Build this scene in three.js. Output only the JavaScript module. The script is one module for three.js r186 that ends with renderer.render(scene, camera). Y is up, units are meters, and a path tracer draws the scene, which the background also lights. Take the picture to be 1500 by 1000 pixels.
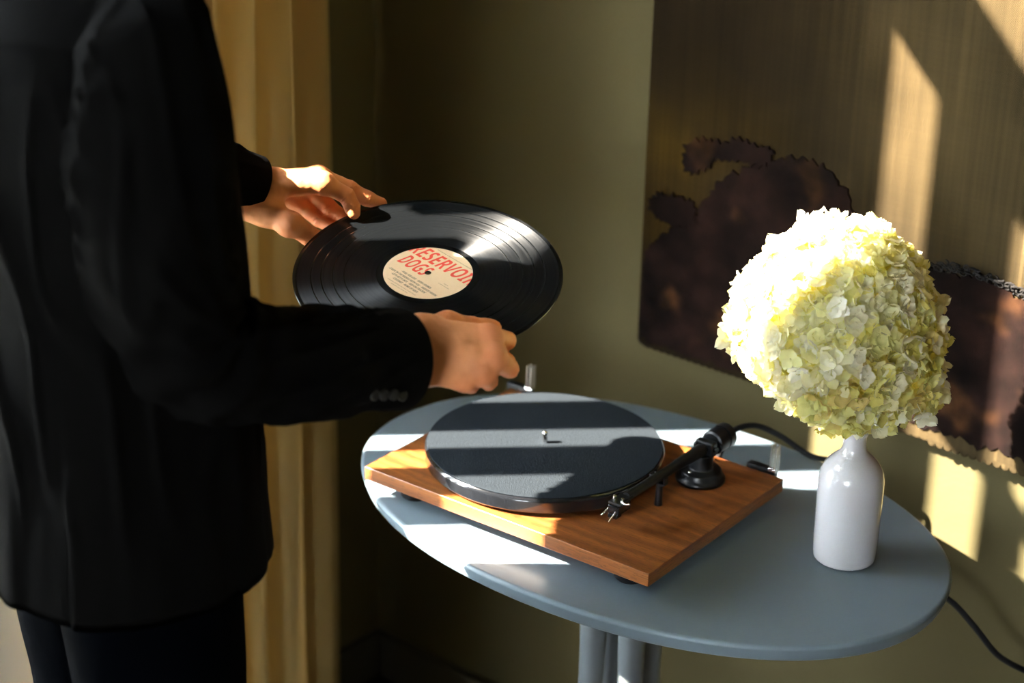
import * as THREE from 'three';
import { RoundedBoxGeometry } from 'three/addons/geometries/RoundedBoxGeometry.js';
import { mergeGeometries } from 'three/addons/utils/BufferGeometryUtils.js';
import { ImprovedNoise } from 'three/addons/math/ImprovedNoise.js';

// ---------------------------------------------------------------- camera, sky, sun, exposure
const scene = new THREE.Scene();
const camera = new THREE.PerspectiveCamera(18.69, 1.5, 0.05, 60);
camera.filmGauge = 36;
camera.position.set(0, 1.935, 0);
camera.rotation.order = 'YXZ';
camera.rotation.set(-0.4098, 0, 0.0224);
camera.focus = 2.36;
camera.userData.fStop = 3.0;

const SKY = 56.0, SUN = 115, SUN_EL = 37, SUN_AZ = -5;      // degrees; azimuth 0 = travelling along +x
scene.background = new THREE.Color(0.84, 0.93, 1.0);
scene.backgroundIntensity = SKY;
const rad = Math.PI / 180;
const sunDir = new THREE.Vector3(Math.cos(SUN_AZ * rad) * Math.cos(SUN_EL * rad), -Math.sin(SUN_EL * rad), Math.sin(SUN_AZ * rad) * Math.cos(SUN_EL * rad));
const sun = new THREE.DirectionalLight(new THREE.Color(1, 0.9, 0.76), SUN);
sun.name = 'sun';
sun.target.position.set(0.1, 0.8, -2.3);
sun.position.copy(sun.target.position).addScaledVector(sunDir, -8);
sun.castShadow = true;
sun.shadow.mapSize.set(4096, 4096);
Object.assign(sun.shadow.camera, { left: -2.5, right: 2.5, top: 2.5, bottom: -2.5, near: 0.5, far: 20 });
scene.add(sun, sun.target);

const renderer = new THREE.WebGLRenderer({ antialias: true });
renderer.toneMapping = THREE.LinearToneMapping;
renderer.toneMappingExposure = 1.0;
renderer.shadowMap.enabled = true;

// ---------------------------------------------------------------- helpers
const V = (x, y, z) => new THREE.Vector3(x, y, z);
let seed = 7;
const rnd = () => { seed = (seed + 0x6d2b79f5) | 0; let t = Math.imul(seed ^ (seed >>> 15), 1 | seed); t = (t + Math.imul(t ^ (t >>> 7), 61 | t)) ^ t; return ((t ^ (t >>> 14)) >>> 0) / 4294967296; };
const perlin = new ImprovedNoise();
const noise = (x, y, z = 0) => perlin.noise(x + 31.7, y + 11.3, z + 5.1);
const fbm = (x, y, z = 0, o = 4) => { let s = 0, a = 0.5; for (let i = 0; i < o; i++) { s += a * noise(x, y, z); x *= 2.03; y *= 2.03; z *= 2.03; a *= 0.5; } return s; };
const clamp = (x, a = 0, b = 1) => Math.min(b, Math.max(a, x));
const smooth = (a, b, x) => { const t = clamp((x - a) / (b - a)); return t * t * (3 - 2 * t); };
const mix = (a, b, t) => a + (b - a) * t;

const used = {};
function numbered(name) { const n = used[name] = (used[name] ?? -1) + 1; return n ? `${name}_${String(n).padStart(3, '0')}` : name; }
function tag(o, label, category, group) { o.userData = { label, category }; if (group) o.userData.group = group; return o; }
function mesh(name, geometry, material, parent = scene) {
  const m = new THREE.Mesh(geometry, material);
  m.name = parent === scene ? numbered(name) : name;
  m.castShadow = m.receiveShadow = true;
  parent.add(m);
  return m;
}
function part(name, geometry, material, parent) {
  const n = parent.children.filter((c) => c.name === name || c.name.startsWith(name + '_0')).length;
  return mesh(n ? `${name}_${String(n).padStart(3, '0')}` : name, geometry, material, parent);
}
function thing(name, label, category, p = [0, 0, 0], turn = 0, group) {
  const o = new THREE.Group(); o.name = numbered(name); o.position.set(...p); o.rotation.y = turn; scene.add(o);
  return tag(o, label, category, group);
}
function struct(name, geometry, material, parent = scene) { const m = mesh(name, geometry, material, parent); if (parent === scene) m.userData.kind = 'structure'; return m; }
const box = (w, h, d, x = 0, y = 0, z = 0, r = 0) => (r ? new RoundedBoxGeometry(w, h, d, 3, r) : new THREE.BoxGeometry(w, h, d)).translate(x, y, z);
const cyl = (r0, r1, h, x = 0, y = 0, z = 0, n = 40) => new THREE.CylinderGeometry(r0, r1, h, n).translate(x, y, z);
const lathe = (pts, n = 96) => new THREE.LatheGeometry(pts.map((p) => new THREE.Vector2(...p)), n);
const plain = (g) => { const h = g.index ? g.toNonIndexed() : g; for (const k of Object.keys(h.attributes)) if (!['position', 'normal', 'uv'].includes(k)) h.deleteAttribute(k); return h; };
const join = (...gs) => mergeGeometries(gs.map(plain));
const tube = (pts, r, n = 60, k = 10) => new THREE.TubeGeometry(new THREE.CatmullRomCurve3(pts.map((p) => (p.isVector3 ? p : V(...p)))), n, r, k);
function between(a, b, r0, r1, n = 20) {                    // a cylinder from a to b
  const A = V(...a), B = V(...b), d = B.clone().sub(A), g = new THREE.CylinderGeometry(r1, r0, d.length(), n);
  g.applyQuaternion(new THREE.Quaternion().setFromUnitVectors(V(0, 1, 0), d.clone().normalize()));
  return g.translate(...A.add(B).multiplyScalar(0.5));
}
// a closed surface from rows of rings
function rings(rows, closedEnds = [false, false], uvScale = 1) {
  const n = rows[0].length, pos = [], uv = [], idx = [];
  let along = 0;
  rows.forEach((row, i) => {
    if (i) { let s = 0; for (let k = 0; k < n; k += 4) s += row[k].distanceTo(rows[i - 1][k]); along += s / Math.ceil(n / 4); }
    let round = 0;
    for (let k = 0; k <= n; k++) {
      const p = row[k % n];
      if (k) round += p.distanceTo(row[k - 1]);
      pos.push(p.x, p.y, p.z); uv.push(round * uvScale, along * uvScale);
    }
  });
  const w = n + 1;
  for (let i = 0; i + 1 < rows.length; i++) for (let k = 0; k < n; k++) { const a = i * w + k, b = a + 1, c = a + w, d = c + 1; idx.push(a, b, c, b, d, c); }
  closedEnds.forEach((yes, e) => {
    if (!yes) return;
    const row = e ? rows.length - 1 : 0, c = rows[row].reduce((s, p) => s.add(p), V(0, 0, 0)).divideScalar(n), at = pos.length / 3;
    pos.push(c.x, c.y, c.z); uv.push(0, 0);
    for (let k = 0; k < n; k++) { const a = row * w + k, b = a + 1; e ? idx.push(a, b, at) : idx.push(b, a, at); }
  });
  const g = new THREE.BufferGeometry();
  g.setAttribute('position', new THREE.Float32BufferAttribute(pos, 3)); g.setAttribute('uv', new THREE.Float32BufferAttribute(uv, 2)); g.setIndex(idx);
  g.computeVertexNormals();
  const N = g.attributes.normal;                             // weld the seam's normals
  for (let i = 0; i < rows.length; i++) { const a = i * w, b = a + n, s = V(N.getX(a) + N.getX(b), N.getY(a) + N.getY(b), N.getZ(a) + N.getZ(b)).normalize(); N.setXYZ(a, s.x, s.y, s.z); N.setXYZ(b, s.x, s.y, s.z); }
  return g;
}
// surface nets: the zero surface of a signed distance
function surface(sdf, lo, hi, cell) {
  const N = [0, 1, 2].map((k) => Math.ceil((hi[k] - lo[k]) / cell) + 1), [nx, ny, nz] = N, F = new Float32Array(nx * ny * nz).fill(1e3), B = 6;
  for (let bz = 0; bz < nz; bz += B) for (let by = 0; by < ny; by += B) for (let bx = 0; bx < nx; bx += B) {
    const h = B / 2, d = sdf(lo[0] + (bx + h) * cell, lo[1] + (by + h) * cell, lo[2] + (bz + h) * cell);
    const far = Math.abs(d) > B * cell * 1.9;
    for (let z = bz; z < Math.min(nz, bz + B); z++) for (let y = by; y < Math.min(ny, by + B); y++) for (let x = bx; x < Math.min(nx, bx + B); x++)
      F[(z * ny + y) * nx + x] = far ? d : sdf(lo[0] + x * cell, lo[1] + y * cell, lo[2] + z * cell);
  }
  const id = new Int32Array(nx * ny * nz).fill(-1), pos = [], idx = [], at = (x, y, z) => (z * ny + y) * nx + x;
  for (let z = 0; z + 1 < nz; z++) for (let y = 0; y + 1 < ny; y++) for (let x = 0; x + 1 < nx; x++) {
    let n = 0, sx = 0, sy = 0, sz = 0;
    const v = (a, b, c) => F[at(x + a, y + b, z + c)];
    const edge = (a0, b0, c0, a1, b1, c1) => { const p = v(a0, b0, c0), q = v(a1, b1, c1); if ((p < 0) !== (q < 0)) { const t = p / (p - q); sx += a0 + (a1 - a0) * t; sy += b0 + (b1 - b0) * t; sz += c0 + (c1 - c0) * t; n++; } };
    const s0 = v(0, 0, 0) < 0;
    if (s0 === v(1, 0, 0) < 0 && s0 === v(0, 1, 0) < 0 && s0 === v(0, 0, 1) < 0 && s0 === v(1, 1, 0) < 0 && s0 === v(1, 0, 1) < 0 && s0 === v(0, 1, 1) < 0 && s0 === v(1, 1, 1) < 0) continue;
    for (let a = 0; a < 2; a++) for (let b = 0; b < 2; b++) { edge(0, a, b, 1, a, b); edge(a, 0, b, a, 1, b); edge(a, b, 0, a, b, 1); }
    id[at(x, y, z)] = pos.length / 3;
    pos.push(lo[0] + (x + sx / n) * cell, lo[1] + (y + sy / n) * cell, lo[2] + (z + sz / n) * cell);
  }
  const quad = (a, b, c, d, flip) => { if (a < 0 || b < 0 || c < 0 || d < 0) return; flip ? idx.push(a, c, b, a, d, c) : idx.push(a, b, c, a, c, d); };
  for (let z = 1; z + 1 < nz; z++) for (let y = 1; y + 1 < ny; y++) for (let x = 1; x + 1 < nx; x++) {
    const s = F[at(x, y, z)] < 0;
    if (s !== F[at(x + 1, y, z)] < 0) quad(id[at(x, y - 1, z - 1)], id[at(x, y, z - 1)], id[at(x, y, z)], id[at(x, y - 1, z)], !s);
    if (s !== F[at(x, y + 1, z)] < 0) quad(id[at(x - 1, y, z - 1)], id[at(x - 1, y, z)], id[at(x, y, z)], id[at(x, y, z - 1)], !s);
    if (s !== F[at(x, y, z + 1)] < 0) quad(id[at(x - 1, y - 1, z)], id[at(x, y - 1, z)], id[at(x, y, z)], id[at(x - 1, y, z)], !s);
  }
  const nor = new Float32Array(pos.length), uv = new Float32Array(pos.length / 3 * 2), e = cell * 0.5;
  for (let i = 0; i < pos.length; i += 3) {
    const [x, y, z] = [pos[i], pos[i + 1], pos[i + 2]];
    const g = V(sdf(x + e, y, z) - sdf(x - e, y, z), sdf(x, y + e, z) - sdf(x, y - e, z), sdf(x, y, z + e) - sdf(x, y, z - e)).normalize();
    nor.set([g.x, g.y, g.z], i); uv.set([x + z * 0.6, y + z * 0.7], i / 3 * 2);
  }
  const g = new THREE.BufferGeometry();
  g.setAttribute('position', new THREE.Float32BufferAttribute(pos, 3)); g.setAttribute('normal', new THREE.BufferAttribute(nor, 3)); g.setAttribute('uv', new THREE.BufferAttribute(uv, 2)); g.setIndex(idx);
  return g;
}
function limb(x, y, z, a, b, ra, rb) {                        // distance to a tapered capsule
  const px = x - a[0], py = y - a[1], pz = z - a[2], bx = b[0] - a[0], by = b[1] - a[1], bz = b[2] - a[2];
  const t = clamp((px * bx + py * by + pz * bz) / (bx * bx + by * by + bz * bz + 1e-12));
  return Math.hypot(px - bx * t, py - by * t, pz - bz * t) - mix(ra, rb, t);
}
const smin = (a, b, k) => { const h = Math.max(k - Math.abs(a - b), 0) / k; return Math.min(a, b) - h * h * k * 0.25; };

// computed textures
function tex(w, h, f, srgb = true, rx = 1, ry = 1) {          // f(u, v, x, y) -> [r, g, b] in 0..1
  const d = new Uint8Array(w * h * 4);
  for (let y = 0; y < h; y++) for (let x = 0; x < w; x++) { const c = f(x / w, y / h, x, y), o = (y * w + x) * 4; d[o] = clamp(c[0]) * 255; d[o + 1] = clamp(c[1] ?? c[0]) * 255; d[o + 2] = clamp(c[2] ?? c[0]) * 255; d[o + 3] = 255; }
  const t = new THREE.DataTexture(d, w, h);
  t.wrapS = t.wrapT = THREE.RepeatWrapping; t.magFilter = THREE.LinearFilter; t.minFilter = THREE.LinearMipmapLinearFilter; t.generateMipmaps = true;
  if (srgb) t.colorSpace = THREE.SRGBColorSpace;
  t.repeat.set(rx, ry); t.needsUpdate = true;
  return t;
}
const std = (o) => new THREE.MeshStandardMaterial(o), phy = (o) => new THREE.MeshPhysicalMaterial(o);
const lin = (r, g, b) => new THREE.Color().setRGB(r, g, b);

// ---------------------------------------------------------------- materials
const plasterBump = tex(256, 256, (u, v, x, y) => [0.5 + 0.35 * (rnd() - 0.5) + 0.3 * noise(x / 9, y / 9)], false, 4, 4);
const M = {
  wall: phy({ specularIntensity: 0.25, color: lin(0.083, 0.07, 0.032), roughness: 0.85, bumpMap: plasterBump, bumpScale: 0.0006 }),
  ceiling: std({ color: lin(0.2, 0.18, 0.12), roughness: 0.95 }),
  trim: std({ color: lin(0.045, 0.04, 0.026), roughness: 0.6 }),
  floor: std({ roughness: 0.55, map: tex(512, 512, (u, v) => { const g = 0.5 + 0.5 * noise(u * 60, v * 3); const k = 0.11 + 0.05 * g; return [k * 1.25, k, k * 0.8]; }), color: 0xffffff }),
  ground: std({ color: lin(0.2, 0.2, 0.16), roughness: 1 }),
  windowPaint: std({ color: lin(0.6, 0.58, 0.52), roughness: 0.5 }),
  glass: phy({ color: 0xffffff, transmission: 1, roughness: 0, thickness: 0, ior: 1.5 }),
  table: phy({ color: lin(0.13, 0.172, 0.2), roughness: 0.42, specularIntensity: 1, bumpMap: plasterBump, bumpScale: 0.00008 }),
  tableLeg: std({ color: lin(0.10, 0.115, 0.12), roughness: 0.45 }),
  black: phy({ specularIntensity: 0.6, color: lin(0.005, 0.0055, 0.0065), roughness: 0.4 }),
  blackSatin: phy({ specularIntensity: 0.6, color: lin(0.005, 0.0055, 0.0065), roughness: 0.32 }),
  rubber: phy({ specularIntensity: 0.4, color: lin(0.005, 0.005, 0.006), roughness: 0.8 }),
  gloss: phy({ color: lin(0.008, 0.009, 0.011), roughness: 0.12, clearcoat: 0.6, clearcoatRoughness: 0.08 }),
  chrome: std({ color: lin(0.82, 0.82, 0.82), roughness: 0.18, metalness: 1 }),
  clear: phy({ color: lin(0.7, 0.7, 0.66), transmission: 0.75, roughness: 0.25, thickness: 0, ior: 1.49 }),
  ceramic: phy({ color: lin(0.52, 0.515, 0.53), roughness: 0.22, clearcoat: 1, clearcoatRoughness: 0.06, bumpMap: plasterBump, bumpScale: 0.00012 }),
  redWire: std({ color: lin(0.5, 0.03, 0.02), roughness: 0.5 }), yellowWire: std({ color: lin(0.75, 0.5, 0.05), roughness: 0.5 }),
  pinkWire: std({ color: lin(0.6, 0.2, 0.35), roughness: 0.5 }), blueWire: std({ color: lin(0.05, 0.1, 0.4), roughness: 0.5 }),
  hair: std({ color: lin(0.03, 0.018, 0.01), roughness: 0.6 }), shoe: std({ color: lin(0.012, 0.009, 0.008), roughness: 0.35 }),
  shirt: std({ color: lin(0.5, 0.52, 0.55), roughness: 0.9 }),
  button: std({ color: lin(0.014, 0.013, 0.012), roughness: 0.35 }),
};
const weave = tex(256, 256, (u, v, x, y) => [0.5 + 0.22 * Math.sin(x * Math.PI / 4) * Math.cos(y * Math.PI / 4) + 0.5 * (rnd() - 0.5)], false, 24, 24);
const fleck = tex(256, 256, () => { const k = 0.7 + 0.3 * rnd(); return [k, k, k]; }, false, 18, 18);
M.wool = phy({ color: lin(0.0031, 0.0029, 0.0027), roughness: 0.95, sheen: 0.12, sheenRoughness: 0.6, sheenColor: lin(0.03, 0.029, 0.028), map: fleck, bumpMap: weave, bumpScale: 0.0008, specularIntensity: 0.04 });
M.trouser = phy({ specularIntensity: 0.02, color: lin(0.0006, 0.0009, 0.0016), roughness: 0.95, map: fleck, bumpMap: weave, bumpScale: 0.0004 });
M.felt = phy({ specularIntensity: 0.02, color: lin(0.0235, 0.029, 0.035), roughness: 1, map: tex(512, 512, () => { const k = 0.55 + 0.45 * rnd(); return [k, k, k]; }, false, 1, 1), bumpMap: tex(256, 256, () => [rnd()], false, 3, 3), bumpScale: 0.0009 });
M.felt.map.repeat.set(3, 3);
// walnut: grain along u (metres)
const walnutTex = tex(1024, 512, (u, v) => {
  const w = v * 0.34 + 0.012 * noise(u * 3, v * 6) + 0.004 * noise(u * 9, v * 20);
  const bands = 0.5 + 0.5 * Math.sin(w * 260 + 5 * noise(u * 1.6, w * 26)), fine = noise(u * 14, v * 190), pore = noise(u * 40, v * 420) > 0.34 ? 0.75 : 1;
  const k = (0.62 + 0.3 * (bands * 0.55 + 0.45 * (0.5 + 0.5 * noise(u * 1.2, w * 60))) + 0.1 * fine) * pore;
  return [0.7 * k, 0.415 * k * (0.94 + 0.08 * bands), 0.2 * k * (0.9 + 0.1 * bands)];
});
M.walnut = phy({ map: walnutTex, color: lin(0.85, 0.85, 0.85), roughness: 0.4, clearcoat: 0.25, clearcoatRoughness: 0.3 });
// skin
M.skin = phy({ vertexColors: true, color: lin(0.68, 0.27, 0.105), roughness: 0.5, specularIntensity: 0.6, bumpMap: tex(256, 256, (u, v, x, y) => [0.5 + 0.4 * noise(x / 3, y / 3) + 0.2 * (rnd() - 0.5)], false, 40, 40), bumpScale: 0.0003, sheen: 0.3, sheenColor: lin(0.8, 0.3, 0.12), sheenRoughness: 0.5 });

// ---------------------------------------------------------------- room shell
// the far corner, the picture wall running right and towards us (turn -39 degrees), the window wall running left and towards us (turn +51)
const CORNER = V(-0.217, 0, -3.032), BACK = -39 * rad, LEFT = 51 * rad, H = 2.85, TH = 0.14, SB = 4.4, SL = 4.8;
const onBack = (o, out = 0) => { o.rotation.y = BACK; o.position.copy(CORNER).add(V(Math.sin(BACK) * out, 0, Math.cos(BACK) * out)); return o; };   // local x along the wall from the corner, z into the room
const onLeft = (o, out = 0) => { o.rotation.y = LEFT; o.position.copy(CORNER).add(V(Math.sin(LEFT) * out, 0, Math.cos(LEFT) * out)); return o; };   // local -x along the wall from the corner, z into the room
const backDir = V(Math.cos(BACK), 0, -Math.sin(BACK)), leftDir = V(-Math.cos(LEFT), 0, Math.sin(LEFT));   // along each wall, away from the corner

onBack(struct('wall_back', box(SB + TH, H, TH, SB / 2 - TH / 2, H / 2, -TH / 2), M.wall));
// window wall: boxes round two openings
const W1 = { a: 0.32, b: 1.385, lo: 0.08, hi: 2.72 }, W2 = { a: 2.45, b: 3.55, lo: 0.95, hi: 2.5 };
{
  const seg = (a, b, lo, hi) => box(b - a, hi - lo, TH, -(a + b) / 2, (lo + hi) / 2, -TH / 2);
  const gs = [seg(0, W1.a, 0, H), seg(W1.b + TH, W2.a, 0, H), seg(W2.b, SL, 0, H)];
  for (const w of [{ ...W1, b: W1.b + TH }, W2]) gs.push(seg(w.a, w.b, 0, w.lo), seg(w.a, w.b, w.hi, H));
  onLeft(struct('wall_left', join(...gs), M.wall));
}
onBack(struct('wall_right', box(TH, H, SL + TH, SB + TH / 2, H / 2, SL / 2), M.wall));
const W3 = { a: 1.66, b: 2.74, lo: 1.15, hi: 2.28 };        // a window behind the camera, in the wall facing the picture wall
{
  const seg = (a, b, lo, hi) => box(TH, hi - lo, b - a, -SL - TH / 2, (lo + hi) / 2, (a + b) / 2);
  onLeft(struct('wall_front', join(seg(0, W3.a, 0, H), seg(W3.b, SB + TH / 2, 0, H), seg(W3.a, W3.b, 0, W3.lo), seg(W3.a, W3.b, W3.hi, H)), M.wall));
  const w = new THREE.Group(); w.name = 'window_3'; w.userData.kind = 'structure'; scene.add(w); onLeft(w);
  const cz = (W3.a + W3.b) / 2, cy = (W3.lo + W3.hi) / 2, ww = W3.b - W3.a, hh = W3.hi - W3.lo, X = -SL - 0.06;
  part('window_frame', join(box(0.05, 0.05, ww, X, W3.hi - 0.025, cz), box(0.05, 0.05, ww, X, W3.lo + 0.025, cz), box(0.05, hh, 0.05, X, cy, W3.a + 0.025), box(0.05, hh, 0.05, X, cy, W3.b - 0.025), box(0.05, hh, 0.04, X, cy, cz)), M.windowPaint, w);
  part('pane', box(0.004, hh - 0.08, ww - 0.08, X, cy, cz), M.glass, w);
}
onBack(struct('floor', box(SB + 2 * TH, 0.1, SL + 2 * TH, SB / 2, -0.05, SL / 2), M.floor));
onBack(struct('ceiling', box(SB + 2 * TH, 0.1, SL + 2 * TH, SB / 2, H + 0.05, SL / 2), M.ceiling));
onBack(struct('baseboard_back', box(SB - 0.016, 0.085, 0.016, SB / 2 + 0.008, 0.0425, 0.008, 0.004), M.trim));
onLeft(struct('baseboard_left', box(SL, 0.085, 0.016, -SL / 2, 0.0425, 0.008, 0.004), M.trim));
struct('ground', box(40, 0.2, 40, 0, -0.45, 0), M.ground);

// window_1: a tall window with uneven boards across it; the sun comes in between them
{
  const w = new THREE.Group(); w.name = 'window_1'; w.userData.kind = 'structure'; scene.add(w); onLeft(w);
  const d = 0.02, P = (name, a, b, lo, hi, mat = M.windowPaint) => part(name, box(b - a, hi - lo, d, -(a + b) / 2, (lo + hi) / 2, -d / 2 - 0.001), mat, w);
  const s = 0.97 * d;
  // [from, to] of the shade each bar throws, turned into the bar's own edges
  const bar = (name, s0, s1, lo, hi) => P(name, s0 + s, s1, lo, hi);
  const RAIL = 1.86, SILL = 0.55;
  bar('window_frame', 0.62, 0.78, SILL, RAIL); bar('window_frame', 0.62, 0.885, RAIL, W1.hi);
  bar('mullion', 0.838, 0.955, SILL, RAIL);
  bar('mullion', 1.02, 1.128, SILL, 1.60); bar('mullion', 1.02, 1.042, 1.60, 1.70); bar('mullion', 1.02, 1.072, 1.70, 1.79); bar('rail', 1.085, 1.16, 1.862, 1.93); bar('rail', 1.14, 1.46, 1.862, 1.965); bar('rail', 1.135, 1.46, 1.655, 1.772); bar('rail', 1.02, 1.09, 1.79, RAIL + 0.02);
  bar('mullion', 0.946, 1.065, RAIL, 2.25);
  P('transom', W1.a, W1.b + TH, 2.238, 2.388);
  P('window_frame', W1.b - 0.02, W1.b + TH + 0.01, W1.lo, W1.hi);
  P('window_frame', W1.a, W1.b + TH, 2.70, W1.hi + 0.02); P('panel', 0.62, W1.b + TH, W1.lo - 0.02, SILL);
  part('window_sill', box(W1.b - 0.70 + TH, 0.03, 0.12, -(0.70 + W1.b + TH) / 2, SILL, 0.03, 0.006), M.windowPaint, w);
  part('pane', box(W1.b - W1.a + TH, W1.hi - W1.lo, 0.004, -(W1.a + W1.b + TH) / 2, (W1.lo + W1.hi) / 2, -0.05), M.glass, w);
}
{
  const w = new THREE.Group(); w.name = 'window_2'; w.userData.kind = 'structure'; scene.add(w); onLeft(w);
  const mid = -(W2.a + W2.b) / 2, ww = W2.b - W2.a, hh = W2.hi - W2.lo, cy = (W2.hi + W2.lo) / 2;
  part('window_frame', join(box(ww, 0.06, 0.05, mid, W2.hi - 0.03, -0.05), box(ww, 0.06, 0.05, mid, W2.lo + 0.03, -0.05), box(0.06, hh, 0.05, -W2.a - 0.03, cy, -0.05), box(0.06, hh, 0.05, -W2.b + 0.03, cy, -0.05), box(0.06, hh, 0.05, mid, cy, -0.05)), M.windowPaint, w);
  part('pane', box(ww - 0.1, hh - 0.1, 0.004, mid, cy, -0.05), M.glass, w);
  part('window_sill', box(ww + 0.1, 0.03, 0.14, mid, W2.lo - 0.015, 0.04, 0.006), M.windowPaint, w);
}

// ---------------------------------------------------------------- table
const TOP = 0.72;
{
  const t = thing('side_table', 'oval blue-grey painted table standing in the corner of the room, carrying the turntable', 'table', [0.168, 0, -2.295], -0.6585);
  const A = 0.402, B = 0.262, n = 160, prof = [[0, 0], [0.6, 0], [0.985, 0], [0.994, -0.0012], [1.0, -0.0035], [0.9995, -0.006], [0.986, -0.019], [0.981, -0.0215], [0.965, -0.024], [0.86, -0.034], [0.5, -0.036], [0, -0.036]];
  const rows = prof.map(([r, y]) => Array.from({ length: n }, (_, k) => {
    const a = -k / n * 2 * Math.PI, e = 2 / 2.1, ca = Math.cos(a), sa = Math.sin(a), off = (1 - r) * (r > 0.8 ? 1 : 0);
    const q = r > 0.8 ? [A - off * 0.33, B - off * 0.33] : [A * r, B * r];
    return V(Math.sign(ca) * Math.abs(ca) ** e * q[0], TOP + y, Math.sign(sa) * Math.abs(sa) ** e * q[1]);
  }));
  part('tabletop', rings(rows.reverse()), M.table, t);
  part('hub', lathe([[0, TOP - 0.06], [0.11, TOP - 0.06], [0.13, TOP - 0.0355], [0, TOP - 0.0355]], 48), M.tableLeg, t);
  for (let k = 0; k < 4; k++) {
    const a = 125.3 * rad + k * Math.PI / 2, c = Math.cos(a), s = Math.sin(a), pts = [], rad_ = [];
    for (let i = 0; i <= 14; i++) { const u = i / 14, y = TOP - 0.05 - u * (TOP - 0.05), r = 0.041 - 0.02 * u + 0.21 * u ** 3.2; pts.push(V(c * r - 0.015, y, s * r + 0.0116)); rad_.push(mix(0.0205, 0.0105, Math.min(1, u * 1.6))); }
    const rows2 = pts.map((p, i) => Array.from({ length: 20 }, (_, j) => { const b = -j / 20 * 2 * Math.PI; return V(p.x + Math.cos(b) * rad_[i], p.y, p.z + Math.sin(b) * rad_[i]); }));
    part('leg', rings(rows2.reverse(), [true, true]), M.tableLeg, t);
  }
}

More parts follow.
